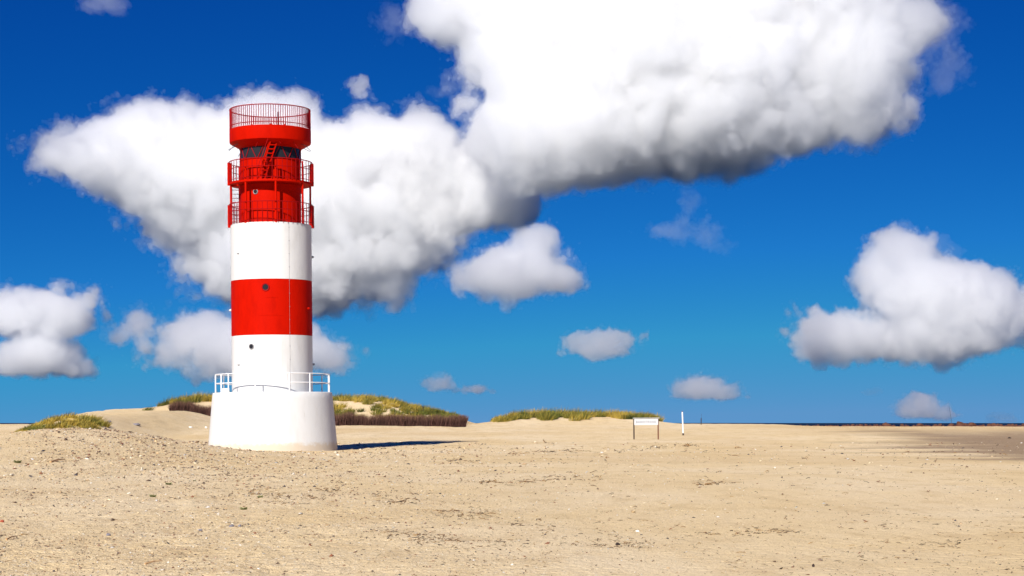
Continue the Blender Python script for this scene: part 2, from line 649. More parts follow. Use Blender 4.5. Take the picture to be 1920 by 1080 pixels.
# cat ladder between the two galleries, left
lad = MB()
for x in (-2.03, -1.64):
    lad.tube([(x, .25, 11.83), (x, .25, 14.5)], .026, 6)
o = lad.build('ladder', M_redrail, lh, smooth=50)
for k in range(11):
    q = MB()
    q.tube([(-2.03, .25, 12.0 + k * .215), (-1.64, .25, 12.0 + k * .215)], .016, 5)
    q.build('rung', M_redrail, o)

# steep stair from the upper gallery to the drum
p0, p1 = Vector((-.66, -1.95, 14.05)), Vector((.06, -1.80, 16.25))
stair = MB()
wv = Vector((.34, .10, 0))
dirv = (p1 - p0).normalized()
for k in (0, 1):
    a_, b_ = p0 + wv * k, p1 + wv * k
    rot = Matrix((Vector((1, 0, 0)), dirv.cross(Vector((1, 0, 0))).normalized(), dirv)).transposed()
    X_ = wv.normalized(); Y_ = dirv.cross(X_).normalized(); X_ = Y_.cross(dirv)
    rot = Matrix((X_, Y_, dirv)).transposed()
    stair.box((a_ + b_) / 2, (.075 if k == 0 else .05, .20, (b_ - a_).length), rot)
stair = stair.build('stair', M_red, lh)
stair['label'] = 'steep red stair leaning against the drum'
for k in range(1, 10):
    q = MB()
    c = p0.lerp(p1, k / 10.) + wv * .5
    rot = Matrix.Rotation(math.atan2(wv.y, wv.x), 3, 'Z')
    q.box(c, (.34, .22, .05), rot)
    q.build('step', M_red, stair)
q = MB()
q.tube([p0 + Vector((0, -.22, .55)), p1 + Vector((-.02, -.24, .3))], .018, 6)
q.build('handrail', M_redrail, stair)


def porthole(phi, z, r, rad, fm):
    M = Matrix.Translation(pol(phi, rad, z)) @ Matrix.Rotation(R(phi), 4, 'Z') @ Matrix.Rotation(R(90), 4, 'X')
    q = MB()
    q.lathe([(r * .82, -.02), (r * .82, .035), (r, .045), (r * 1.12, .03), (r * 1.12, -.05)], 32, M)
    f = q.build('porthole', fm, lh, smooth=50)
    q = MB()
    q.lathe([(r * .9, .022), (r * .45, .030), (0, .032)], 28, M)
    q.build('pane', M_glass, f, smooth=60)


porthole(-8.4, 8.46, .185, R0 - .005, M_redrail)
porthole(-30, 5.42, .135, R0 - .005, M_grey)
porthole(-29.5, 13.45, .125, RI - .005, M_grey)

# cable pipe up the shaft with clips
q = MB()
q.tube([pol(25.5, R0 + .006, 3.07), pol(25.5, R0 + .006, 11.82)], .005, 6)
o = q.build('cable_pipe', M_pipe, lh, smooth=50)
for k in range(13):
    q = MB()
    q.box(pol(25.5, R0 + .01, 3.4 + k * .68), (.035, .025, .025), Matrix.Rotation(R(25.5), 3, 'Z'))
    q.build('pipe_clip', M_grey, o)
# hand holds, side lamp, small bumps at the right edge
for a, z in ((-53, 10.26), (-54, 4.50)):
    q = MB()
    q.tube([pol(a - 1.5, R0, z), pol(a - 1.5, R0 + .05, z), pol(a + 1.5, R0 + .05, z), pol(a + 1.5, R0, z)], .014, 5)
    q.build('hand_hold', M_dark, lh)
for a, z, m in ((62, 7.43, M_red), (93, 10.2, M_grey), (93, 4.55, M_grey), (-92, 7.40, M_white)):
    q = MB()
    q.lathe([(.055, -.02), (.06, .07), (.04, .11), (0, .12)], 14, Matrix.Translation(pol(a, R0, z)) @ Matrix.Rotation(R(a), 4, 'Z') @ Matrix.Rotation(R(90), 4, 'X'))
    q.build('wall_lamp', m, lh, smooth=50)

# white railing on the plinth
RR = 2.97
q = MB()
for z in (3.55, 4.02):
    q.tube([pol(a, RR, z) for a in np.linspace(0, 360, 97)[:-1]], .025, 8, closed=True)
wr = q.build('plinth_railing', M_whiterail, lh, smooth=50)
for a in (-82, -62, -49, -17, 17, 40, 79, 86, 118, 150, 180, 210, 240):
    q = MB()
    q.tube([pol(a, RR, 3.06), pol(a, RR, 4.02)], .034, 8)
    q.build('railing_post', M_whiterail, wr, smooth=50)
q = MB()
q.box(pol(-46, 2.45, 3.07) + Vector((-.62, 0, .10)), (.36, .3, .22))
q.build('junction_box', M_whiterail, lh)


# ------------------------------------------------------------------ brushwood fence
def blades(base, vec, width, bend, seg=2, flat=None):
    """tapered ribbons, vectorised: base (n,3), vec (n,3), width (n,), bend (n,3)"""
    n = len(base)
    d = vec / np.maximum(np.linalg.norm(vec, axis=1, keepdims=True), 1e-6)
    ang = NR.random(n) * np.pi
    ax = np.c_[np.cos(ang), np.sin(ang), np.zeros(n)]
    side = ax - d * (ax * d).sum(1, keepdims=True)
    side /= np.maximum(np.linalg.norm(side, axis=1, keepdims=True), 1e-6)
    rows = []
    for k in range(seg + 1):
        t = k / seg
        p = base + vec * t + bend * t * t
        w = width * (1 - .85 * t)
        rows += [p - side * w[:, None] / 2, p + side * w[:, None] / 2]
    V = np.stack(rows, 1).reshape(-1, 3)
    m = 2 * (seg + 1)
    b0 = np.arange(n)[:, None] * m
    Q = np.concatenate([np.c_[b0 + 2 * k, b0 + 2 * k + 1, b0 + 2 * k + 3, b0 + 2 * k + 2] for k in range(seg)])
    return V, Q, m


def build_fence():
    n = 15000
    px = NR.uniform(318, 873, n)
    px = np.concatenate([px, NR.uniform(862, 873, 500)])
    n = len(px)
    Yv = YF + NR.normal(0, .16, n) + .35 * np.sin(px * .021)
    X = xof(px, YF)
    Z = gz(X, Yv) - .06
    hgt = np.interp(px, [318, 330, 370, 400, 640, 760, 850, 873], [.85, .95, 1.0, 1.05, 1.18, 1.22, 1.18, 1.02]) * (1 + .20 * (vn(X * 1.1, X * 0, 4) - .5) * 2 + .10 * (vn(X * 3.3, X * 0, 5) - .5) * 2)
    h = hgt * NR.uniform(.62, 1.05, n)
    lean = NR.normal(0, .13, n)
    vec = np.c_[lean, NR.normal(0, .12, n), h]
    V, Q, m = blades(np.c_[X, Yv, Z], vec, NR.uniform(.025, .055, n), np.c_[NR.normal(.03, .12, n), NR.normal(-.03, .1, n), -.05 * np.ones(n)], 2)
    c0 = np.array([.040, .020, .018]); c1 = np.array([.150, .070, .055])
    f = np.clip(NR.beta(1.6, 3, n) + .4 * (vn(X * 2.2, Yv * 0, 6) - .5), 0, 1)[:, None]
    tint = c0 * (1 - f) + c1 * f
    T = np.repeat(tint, m, 0).reshape(n, m, 3)
    T[:, -2:] = T[:, -2:] * .35 + np.array([.22, .115, .08]) * .65
    me = np_mesh('brushwood_fence', V, quads=Q, mat=tint_mat('brushwood', .9), attrs={'tint': T.reshape(-1, 3)})
    o = link('brushwood_fence', me)
    tag(o, 'long low dark brown brushwood fence at the foot of the dunes behind the lighthouse', 'fence')


build_fence()


# ------------------------------------------------------------------ marram grass on the dunes
GRASS = tint_mat('marram_grass', .7)


def grass(label, X, Y, hgt, nb, ochre=.5, seed=1):
    """rounded clumps at X,Y (arrays), nb blades each, arching out of the clump's foot"""
    n = len(X)
    N_ = n * nb
    rep = lambda a: np.repeat(a, nb)
    H = rep(hgt)
    a = NR.random(N_) * 2 * np.pi
    q = np.sqrt(NR.random(N_))
    rad = H * .55
    bx = rep(X) + np.cos(a) * q * rad; by = rep(Y) + np.sin(a) * q * rad
    bz = gz(bx, by) - .05
    h = H * NR.uniform(.55, 1.15, N_) * (1 - .35 * q * q)
    vec = np.c_[np.cos(a) * q * .35 * h + NR.normal(.05, .08, N_), np.sin(a) * q * .35 * h + NR.normal(0, .08, N_), h]
    bend = np.c_[np.cos(a) * .30 * h * q + .10 * h, np.sin(a) * .30 * h * q, -.22 * h * q]
    V, Q, m = blades(np.c_[bx, by, bz], vec, NR.uniform(.025, .055, N_), bend, 3)
    green = np.array([.095, .115, .018]); dark = np.array([.030, .042, .010]); straw = np.array([.50, .35, .06])
    k = np.clip(vn(X * .7, Y * .7, seed) * 1.6 - .3 + NR.normal(0, .22, n) + (ochre - .5), 0, 1)
    k = np.clip(rep(k) + NR.normal(0, .18, N_), 0, 1)[:, None]
    tt = green * (1 - k) + straw * k
    dk = rep(NR.random(n) < .2)[:, None]
    tt = np.where(dk, dark * .6 + tt * .4, tt)
    t = tt * NR.uniform(.5, 1.35, (N_, 1))
    T = np.repeat(t, m, 0)
    me = np_mesh('marram_grass', V, quads=Q, mat=GRASS, attrs={'tint': T})
    tag(link('marram_grass', me), label, 'grass', kind='stuff')


def clump_field(n, px0, px1, depth, Yc):
    px = NR.uniform(px0, px1, n)
    return xof(px, Yc), Yc + NR.uniform(-depth, depth, n), px


# far left dune
X, Y, px = clump_field(85, 42, 186, 3.2, 121)
hh = np.interp(px, [40, 70, 120, 160, 195], [.30, .42, .50, .56, .54]) * NR.uniform(.7, 1.15, len(px))
grass('olive and yellow dune grass on the low far-left dune', X, Y, hh, 110, .58, 3)
# dune behind the lighthouse
X, Y, px = clump_field(560, 288, 862, 8, YR - 2)
keep = ~(((px > 625) & (px < 705) & (np.abs(Y - (YR - 4.2 - (px - 660) * .06)) < 1.6)) | ((px > 300) & (px < 430) & (Y < YR - 4.5 + 2 * vn(px * .05, px * 0, 3))))
X, Y, px = X[keep], Y[keep], px[keep]
hh = np.interp(px, [285, 310, 350, 400, 622, 760, 800, 850, 865], [.45, .75, .90, .95, .76, .68, .72, .58, .3]) * NR.uniform(.65, 1.2, len(px))
grass('green and ochre dune grass on the high dune behind the lighthouse', X, Y, hh, 110, .34, 7)
# right-hand dune
X, Y, px = clump_field(340, 922, 1240, 7.5, 178)
keep = (np.abs(px - 1078) < 162 - 1.6 * np.abs(Y - 181)) & (Y > 171.5 + 6.5 * vn(X * .75, X * 0, 31))
X, Y, px = X[keep], Y[keep], px[keep]
hh = np.interp(px, [920, 950, 1000, 1060, 1150, 1240], [.50, .80, .95, 1.0, .90, .80]) * NR.uniform(.55, 1.15, len(px))
grass('yellow-green dune grass on the low dune right of the brushwood', X, Y, hh, 120, .55, 9)

# ------------------------------------------------------------------ signs and posts
YS = 126.0
s0 = gz(xof(1189, YS), YS)
sx = xof(1211.5, YS)
sign = empty('beach_sign', (sx, YS, float(s0)), (0, R(-.4), R(1.5)))
tag(sign, 'white beach sign board on two brown posts', 'sign')
sY = YS / F
wsg = 45.5 * sY
for x, m in ((-wsg / 2, M_darkwood), (wsg / 2, M_brownpost)):  # left post darker: its shaded side is put into the wood colour
    q = MB()
    q.tube([(x, 0, -.3), (x, 0, 38.5 * sY)], .044, 8)
    q.build('post', m, sign, smooth=50)
q = MB()
zt = 39.0 * sY
q.box((0, -.075, zt - 6.4 * sY), (wsg - .02, .03, 11.4 * sY))
board = q.build('board', M_signwhite, sign)
q = MB()
q.box((0, -.03, zt + .03), (wsg + .16, .17, .035))
q.build('cap_rail', M_signwhite, sign)
cu = bpy.data.curves.new('lettering', 'FONT')
cu.body = 'BADESTRAND'
cu.size = 5.6 * sY
cu.space_character = 1.32
cu.align_x = 'CENTER'
cu.align_y = 'CENTER'
cu.extrude = .003
to = bpy.data.objects.new('lettering', cu)
COL.objects.link(to)
dg = bpy.context.evaluated_depsgraph_get()
lm = bpy.data.meshes.new_from_object(to.evaluated_get(dg))
bpy.data.objects.remove(to)
lm.materials.clear()
lm.materials.append(M_letters)
lt = link('lettering', lm, board)
wdt = max(v.co.x for v in lm.vertices) - min(v.co.x for v in lm.vertices)
k = 37 * sY / wdt
lt.matrix_local = Matrix.Translation((0, -.0945, zt - 6.6 * sY)) @ Matrix.Rotation(R(90), 4, 'X') @ Matrix.Diagonal((k, 1.0, 1, 1))


def gpt(px, Y):
    x = float(xof(px, Y))
    return Vector((x, Y, float(gz(x, Y))))


YP = 136.0
g = gpt(1281, YP)
wp = empty('marker_post', g, (0, R(-2.2), 0))
tag(wp, 'white painted wooden post with a dark foot', 'post')
q = MB()
q.tube([(0, 0, .16), (0, 0, 1.62), (0, 0, 1.70)], .050, 10)
q.build('white_shaft', M_whiterail, wp, smooth=50)
q = MB()
q.tube([(0, 0, -.25), (0, 0, .16)], .062, 10)
q.build('foot', M_darkwood, wp, smooth=50)
q = MB()
q.tube([(0, 0, 1.70), (0, 0, 1.76)], .05, 10, r2=.02)
q.build('tip', M_brownpost, wp, smooth=50)

g = gpt(1314.5, 170)
dp = empty('thin_post', g, (0, R(1), 0))
tag(dp, 'thin dark post behind the white post', 'post')
q = MB()
q.tube([(0, 0, -.2), (0, 0, .58)], .04, 8)
q.build('stake', M_darkwood, dp, smooth=50)
q = MB()
q.tube([(.0, 0, .58), (.03, 0, .98)], .010, 5)
q.build('wire_tip', M_dark, dp)

g = gpt(793.5, YR - 4)
yp = MB()
yp.tube([(0, 0, -.2), (0, 0, .62)], .035, 6)
yp.tube([(0, 0, .60), (-.10, 0, .80)], .035, 6)
yp.tube([(0, 0, .60), (.10, 0, .80)], .035, 6)
o = yp.build('forked_stake', M_darkwood, None, smooth=50, loc=g)
tag(o, 'small dark forked stake on top of the dune', 'stake')

g = gpt(1786, 222)
q = MB()
q.tube([(0, 0, -.4), (-.17, 0, 1.2), (-.42, 0, 2.75)], .028, 6, r2=.012)
o = q.build('leaning_pole', M_dark, None, smooth=50, loc=g)
tag(o, 'thin dark pole leaning left beyond the brown rocks', 'pole')


# ------------------------------------------------------------------ stones
def rock_mesh(name, mat, seed, sx, sy, sz, sub=3, rough=.35):
    import bmesh
    bm = bmesh.new()
    bmesh.ops.create_icosphere(bm, subdivisions=sub, radius=1)
    r = np.random.default_rng(seed)
    pl = [(Vector(r.normal(size=3)).normalized(), r.uniform(.55, .9)) for _ in range(9)]
    for v in bm.verts:
        p = v.co.copy()
        for nrm, dd in pl:
            e = p.dot(nrm) - dd
            if e > 0: p -= nrm * e * .9
        p *= 1 + rough * .25 * (float(vn(p.x * 3 + seed, p.y * 3 + p.z * 2)) - .5)
        v.co = Vector((p.x * sx, p.y * sy, p.z * sz))
    me = bpy.data.meshes.new(name)
    bm.to_mesh(me)
    bm.free()
    me.materials.append(mat)
    return me


rmesh = [rock_mesh('boulder', M_rock, 50 + i, 1, .8, .62) for i in range(6)]
rocks = []
r = random.Random(3)
pxs = []
p_ = 1452.0
while p_ < 1990:
    big = ss(1450, 1750, np.array(p_))
    wpx = r.uniform(3.5, 6) + float(big) * r.uniform(1, 6) + (float(big) * r.uniform(4, 9) if r.random() < .25 else 0)
    pxs.append((p_ + wpx / 2, wpx))
    p_ += wpx * r.uniform(.45, .9) + (r.uniform(2, 9) if r.random() < .22 else 0)
for i, (p, wpx) in enumerate(pxs):
    Yk = 203 + r.uniform(-3, 5)
    w = wpx * Yk / F / 2
    o = link('boulder', rmesh[i % 6])
    hz = (r.uniform(2.0, 6.0) + float(ss(1450, 1750, np.array(p))) * r.uniform(5.0, 12.0)) * Yk / F
    hz = min(hz, 1.5 * w)
    o.scale = (w * 1.3, w, hz)
    o.rotation_euler = (r.uniform(-.2, .2), r.uniform(-.2, .2), r.uniform(0, 6.28))
    x = xof(p, Yk)
    o.location = (x, Yk, float(gz(x, Yk)) + hz * .12)
    tag(o, 'rust-brown boulder in the line of rocks between sand and sea', 'rock', 'brown rocks along the water edge')
bigr = link('boulder', rmesh[2])
bigr.scale = (.62, .5, .85)
bigr.location = (xof(1800, 201), 201, float(gz(xof(1800, 201), 201)) + .10)
tag(bigr, 'broadest rust-brown boulder of the rock line, just right of the leaning pole', 'rock')


def on_ground(px, py):
    """ground point whose projection is px, py (walks out along the ray)"""
    for Y in np.arange(14, 220, .05):
        x = xof(px, Y)
        z = float(gz(x, Y))
        if 793 + (CZ - z) * F / Y <= py:
            return Vector((x, Y, z))
    return Vector((xof(px, 150), 150, float(gz(xof(px, 150), 150))))


def stone(px, py, wpx, hpx, mat, seed, label, cat='stone', name='stone'):
    g = on_ground(px, py)
    s = g.y / F
    o = link(name, rock_mesh(name, mat, seed, wpx * s / 2, wpx * s / 2.4, hpx * s * .75, 2))
    o.location = g + Vector((0, 0, hpx * s * .25))
    o.rotation_euler = (0, 0, seed * 1.3)
    return tag(o, label, cat)


stone(386, 803, 6, 4, M_white_stone, 1, 'small bright white stone on the sand left of the plinth')
stone(357, 802, 10, 3, M_white_stone, 2, 'flat pale stone below the left end of the brushwood fence')
stone(434, 988, 12, 5, M_stone, 3, 'dark grey stone, larger of the pair in the left foreground')
stone(449, 988, 9, 5, M_stone, 4, 'grey stone with pale side, right one of the pair in the left foreground')
stone(376, 996, 9, 4, M_stone, 5, 'single grey stone a little left of the pair of dark stones')
stone(203, 1005, 12, 5, M_stone, 6, 'dark lumpy stone near the lower left, in front of the pale stick')
stone(205, 792, 10, 4, M_stone, 8, 'blue-grey stone on top of the shell bank')
stone(255, 797, 20, 4, M_stone, 9, 'long low grey stone on the right end of the shell bank')
stone(4, 980, 8, 5, M_redbit, 10, 'rust-red scrap lying at the left edge of the beach', 'scrap', 'rusty_scrap')
stone(1893, 822, 9, 3, M_darkwood, 11, 'dark lump of wood on the damp sand at the far right', 'driftwood', 'driftwood_lump')
stone(1525, 1063, 6, 6, M_darkwood, 12, 'upright dark lump near the bottom right of the beach', 'stone')
stone(1158, 1022, 14, 5, M_darkwood, 13, 'dark flat clump of weed in the right-centre foreground', 'seaweed', 'seaweed_clump')


def stick(px0, py0, px1, py1, r0, label):
    a, b_ = on_ground(px0, py0), on_ground(px1, py1)
    a.z += r0; b_.z += r0 * 2
    q = MB()
    mid = (a + b_) / 2 + Vector((0, 0, r0 * 1.2))
    q.tube([Vector((0, 0, 0)), (mid - a), b_ - a], r0, 7, r2=r0 * .45)
    o = q.build('driftwood_stick', M_stick, None, smooth=50, loc=a)
    tag(o, label, 'stick')


stick(95, 868, 122, 865, .030, 'pale bent driftwood stick on the shell bank left of the lighthouse')
stick(12, 1013, 33, 1009, .012, 'short pale stick at the lower left edge of the beach')
stick(272, 1059, 305, 1055, .010, 'thin pale stick near the bottom left, in front of the grey stones')


# green beach plants
M_weed = tint_mat('beach_weed', .6)


def weed(px, py, wpx, label, seed):
    g = on_ground(px, py)
    s = g.y / F
    n = 130
    rg = np.random.default_rng(seed)
    a = rg.random(n) * 2 * np.pi
    rr = np.sqrt(rg.random(n)) * wpx * s * .36
    base = np.c_[np.cos(a) * rr, np.sin(a) * rr * .7, np.zeros(n) - .005]
    L = wpx * s * rg.uniform(.22, .55, n) * (1.15 - .8 * (rr / rr.max()) ** 2)
    vec = np.c_[np.cos(a) * L * .5, np.sin(a) * L * .5, L]
    V, Q, m = blades(base, vec, L * .30, np.c_[np.cos(a) * L * .3, np.sin(a) * L * .3, -L * .25], 2)
    k = rg.random((n, 1))
    t = np.array([.09, .11, .03]) * (1 - k) + np.array([.30, .30, .12]) * k
    o = link('beach_plant', np_mesh('beach_plant', V, quads=Q, mat=M_weed, attrs={'tint': np.repeat(t, m, 0)}))
    o.location = g
    tag(o, label, 'plant')


weed(33, 868, 15, 'small green plant at the left edge of the shell bank', 1)
weed(316, 909, 13, 'low green plant growing in front of the left side of the plinth', 2)
weed(287, 932, 14, 'green plant on the sand, lower left of the plinth', 3)
weed(488, 933, 12, 'dark green plant on the sand below the plinth', 4)
weed(457, 956, 15, 'bushy green plant nearest the camera, above the pair of grey stones', 5)
weed(365, 902, 6, 'tiny green sprig just below the left corner of the plinth', 6)


# ------------------------------------------------------------------ litter on the sand (uncountable)
def scatter(name, label, n, dens, pxsize, colours, shape, seed, ymin=800, flat=.35):
    rg = np.random.default_rng(seed)
    m_ = n * 24
    Y = 15.5 * np.exp(rg.random(m_) * math.log(118 / 15.5))
    px = rg.uniform(-260, 2180, m_)
    X = xof(px, Y)
    Z = gz(X, Y)
    py = 793 + (CZ - Z) * F / Y
    w = dens(px, py, X, Y)
    k = np.nonzero(rg.random(m_) < w)[0][:n]
    X, Y, Z, px = X[k], Y[k], Z[k], px[k]
    n = len(k)
    print(name, n)
    size = Y / F * np.clip(rg.lognormal(math.log(pxsize), .5, n), .5, 11)
    if shape == 'chip':
        base = np.array([(-1, -.3, 0), (-.3, -.8, .1), (.7, -.6, 0), (1, .2, .1), (.3, .8, 0), (-.7, .6, .05), (0, 0, .8), (0, 0, -.4)], float)
        tri = np.array([(0, 1, 6), (1, 2, 6), (2, 3, 6), (3, 4, 6), (4, 5, 6), (5, 0, 6), (1, 0, 7), (2, 1, 7), (3, 2, 7), (4, 3, 7), (5, 4, 7), (0, 5, 7)])
    else:
        t = np.linspace(-1, 1, 7)
        base = np.concatenate([np.c_[t, .25 * np.sin(t * 2.3) - .16 * (1 - t * t), .35 * (1 - t * t)], np.c_[t, .25 * np.sin(t * 2.3) + .16 * (1 - t * t), .30 * (1 - t * t)], np.c_[t, .25 * np.sin(t * 2.3), .35 * (1 - t * t) - .22]])
        tri = []
        for i in range(6):
            for a, b_ in ((0, 7), (7, 14), (14, 0)):
                tri += [(a + i, a + i + 1, b_ + i + 1), (a + i, b_ + i + 1, b_ + i)]
        tri = np.array(tri)
    nb = len(base)
    V = base[None] * (1 + rg.normal(0, .22, (n, nb, 3)))
    V = V * np.stack([rg.uniform(.7, 1.4, n), rg.uniform(.5, 1.1, n), rg.uniform(.4, 1.2, n) * flat * 2], 1)[:, None, :]
    an = rg.random(n) * 2 * np.pi
    tl = rg.normal(0, .3, n)
    c, s = np.cos(an), np.sin(an)
    x, y, z = V[..., 0], V[..., 1], V[..., 2]
    z = z + x * tl[:, None]
    W = np.stack([x * c[:, None] - y * s[:, None], x * s[:, None] + y * c[:, None], z], -1) * (size / 2)[:, None, None]
    W += np.stack([X, Y, Z + size * .05], 1)[:, None, :]
    T = tri[None] + (np.arange(n) * nb)[:, None, None]
    C = np.array(colours)
    ci = rg.integers(0, len(C), n)
    col = C[ci] * rg.uniform(.7, 1.25, (n, 1))
    me = np_mesh(name, W.reshape(-1, 3), tris=T.reshape(-1, 3), mat=LIT, attrs={'tint': np.repeat(np.clip(col, 0, .85), nb, 0)})
    tag(link(name, me), label, name.replace('_', ' '), kind='stuff')


LIT = tint_mat('beach_litter', .75)
plf = lambda X, Y, s: ss(.38, .62, fb(X * .5, Y * .28, s))


def bank(px, py):
    return ss(20, 90, px) * ss(400, 250, px - (py - 800) * 1.4) * ss(905, 840, py) * ss(774, 786, py)


def not_tower(X, Y):
    return ((X - TX) ** 2 + (Y - TY) ** 2 > 3.6 ** 2) & ~((np.abs(X - TX) < 3.3) & (Y > TY) & (Y < TY + 40) & False)


def d_shell(px, py, X, Y):
    return (.05 + .35 * ss(1150, 350, px) * (.2 + plf(X, Y, 40)) + .9 * bank(px, py) + .06 * plf(X, Y, 47)) * not_tower(X, Y) * (1 - .7 * ss(1200, 1500, px))


def d_dark(px, py, X, Y):
    return (.028 + .34 * ss(1150, 350, px) * (.2 + plf(X, Y, 41)) + .7 * bank(px, py) + .10 * ss(940, 1030, py) * plf(X, Y, 44)) * not_tower(X, Y)


def wr(px, py, pts, w):
    xs = [p[0] for p in pts]; ys = [p[1] for p in pts]
    yc = np.interp(px, xs, ys)
    return np.exp(-((py - yc) / w) ** 2) * ((px > xs[0]) & (px < xs[-1]))


def d_weed(px, py, X, Y):
    g = ss(.42, .66, fb(X * 1.1, Y * .7, 52))
    f = wr(px, py, [(700, 935), (790, 950), (960, 975), (1060, 985)], 9) + wr(px, py, [(690, 1000), (820, 1012), (960, 1015), (1100, 1020), (1220, 1022)], 8)
    f = f + .8 * wr(px, py, [(900, 905), (1000, 900), (1130, 896)], 5) + .7 * wr(px, py, [(840, 866), (900, 866)], 4) + .5 * wr(px, py, [(950, 850), (1150, 843), (1300, 834)], 3)
    f = f + .8 * wr(px, py, [(1280, 1003), (1480, 1000), (1600, 1000), (1800, 1020)], 9) + .5 * wr(px, py, [(1550, 1040), (1700, 1045), (1800, 1050)], 14)
    f = f + .5 * wr(px, py, [(350, 900), (480, 920), (560, 945), (640, 910)], 14) + .6 * wr(px, py, [(1300, 905), (1400, 910)], 4)
    return np.clip(.8 * f * g + .008 + .02 * ss(930, 1000, py), 0, 1) * not_tower(X, Y)


SHELLC = [(.72, .60, .42), (.74, .66, .52), (.62, .46, .26), (.66, .53, .33), (.70, .66, .60), (.55, .38, .21), (.50, .36, .22)]
DARKC = [(.10, .065, .045), (.18, .11, .07), (.07, .06, .065), (.24, .15, .09), (.30, .20, .13), (.22, .08, .04)]
WEEDC = [(.06, .03, .015), (.13, .06, .022), (.035, .022, .016), (.24, .12, .04), (.36, .20, .06)]
scatter('shell_litter', 'white and cream broken shells strewn over the sand', 20000, d_shell, 2.3, SHELLC, 'chip', 1)
scatter('pebble_litter', 'brown and black pebbles and bits strewn over the sand', 26000, d_dark, 2.4, DARKC, 'chip', 2)
scatter('seaweed_litter', 'dark brown dried seaweed scraps lying in lines on the sand', 7000, d_weed, 7.0, WEEDC, 'strip', 3)


# ------------------------------------------------------------------ clouds: closed hulls filled with even scattering fog
def interp_mat(n, step, off):
    x = np.arange(n) / step + off
    i0 = np.floor(x).astype(int); t = x - i0
    W = np.zeros((n, int(i0.max()) + 4), np.float32); r_ = np.arange(n)
    W[r_, i0] = (1 - t) ** 3 / 6; W[r_, i0 + 1] = (3 * t ** 3 - 6 * t ** 2 + 4) / 6
    W[r_, i0 + 2] = (-3 * t ** 3 + 3 * t ** 2 + 3 * t + 1) / 6; W[r_, i0 + 3] = t ** 3 / 6
    return W


def lattice(shape, steps, rng):
    Ms = [interp_mat(n, s, rng.random()) for n, s in zip(shape, steps)]
    a = rng.standard_normal([M.shape[1] for M in Ms]).astype(np.float32)
    a = np.tensordot(Ms[0], a, (1, 0))
    a = np.tensordot(a, Ms[1].T, (1, 0))
    a = np.tensordot(a, Ms[2].T, (1, 0))
    return a * 2.2          # axes: x, then z, y swapped below


def cloud_mat(name, dens, col=1.0, g=.48):
    m = bpy.data.materials.new(name)
    m.use_nodes = True
    n = m.node_tree.nodes
    n.clear()
    o = n.new('ShaderNodeOutputMaterial')
    v = n.new('ShaderNodeVolumeScatter')
    v.inputs['Color'].default_value = (col, col, col, 1)
    v.inputs['Density'].default_value = dens
    v.inputs['Anisotropy'].default_value = g
    m.node_tree.links.new(v.outputs[0], o.inputs['Volume'])
    return m


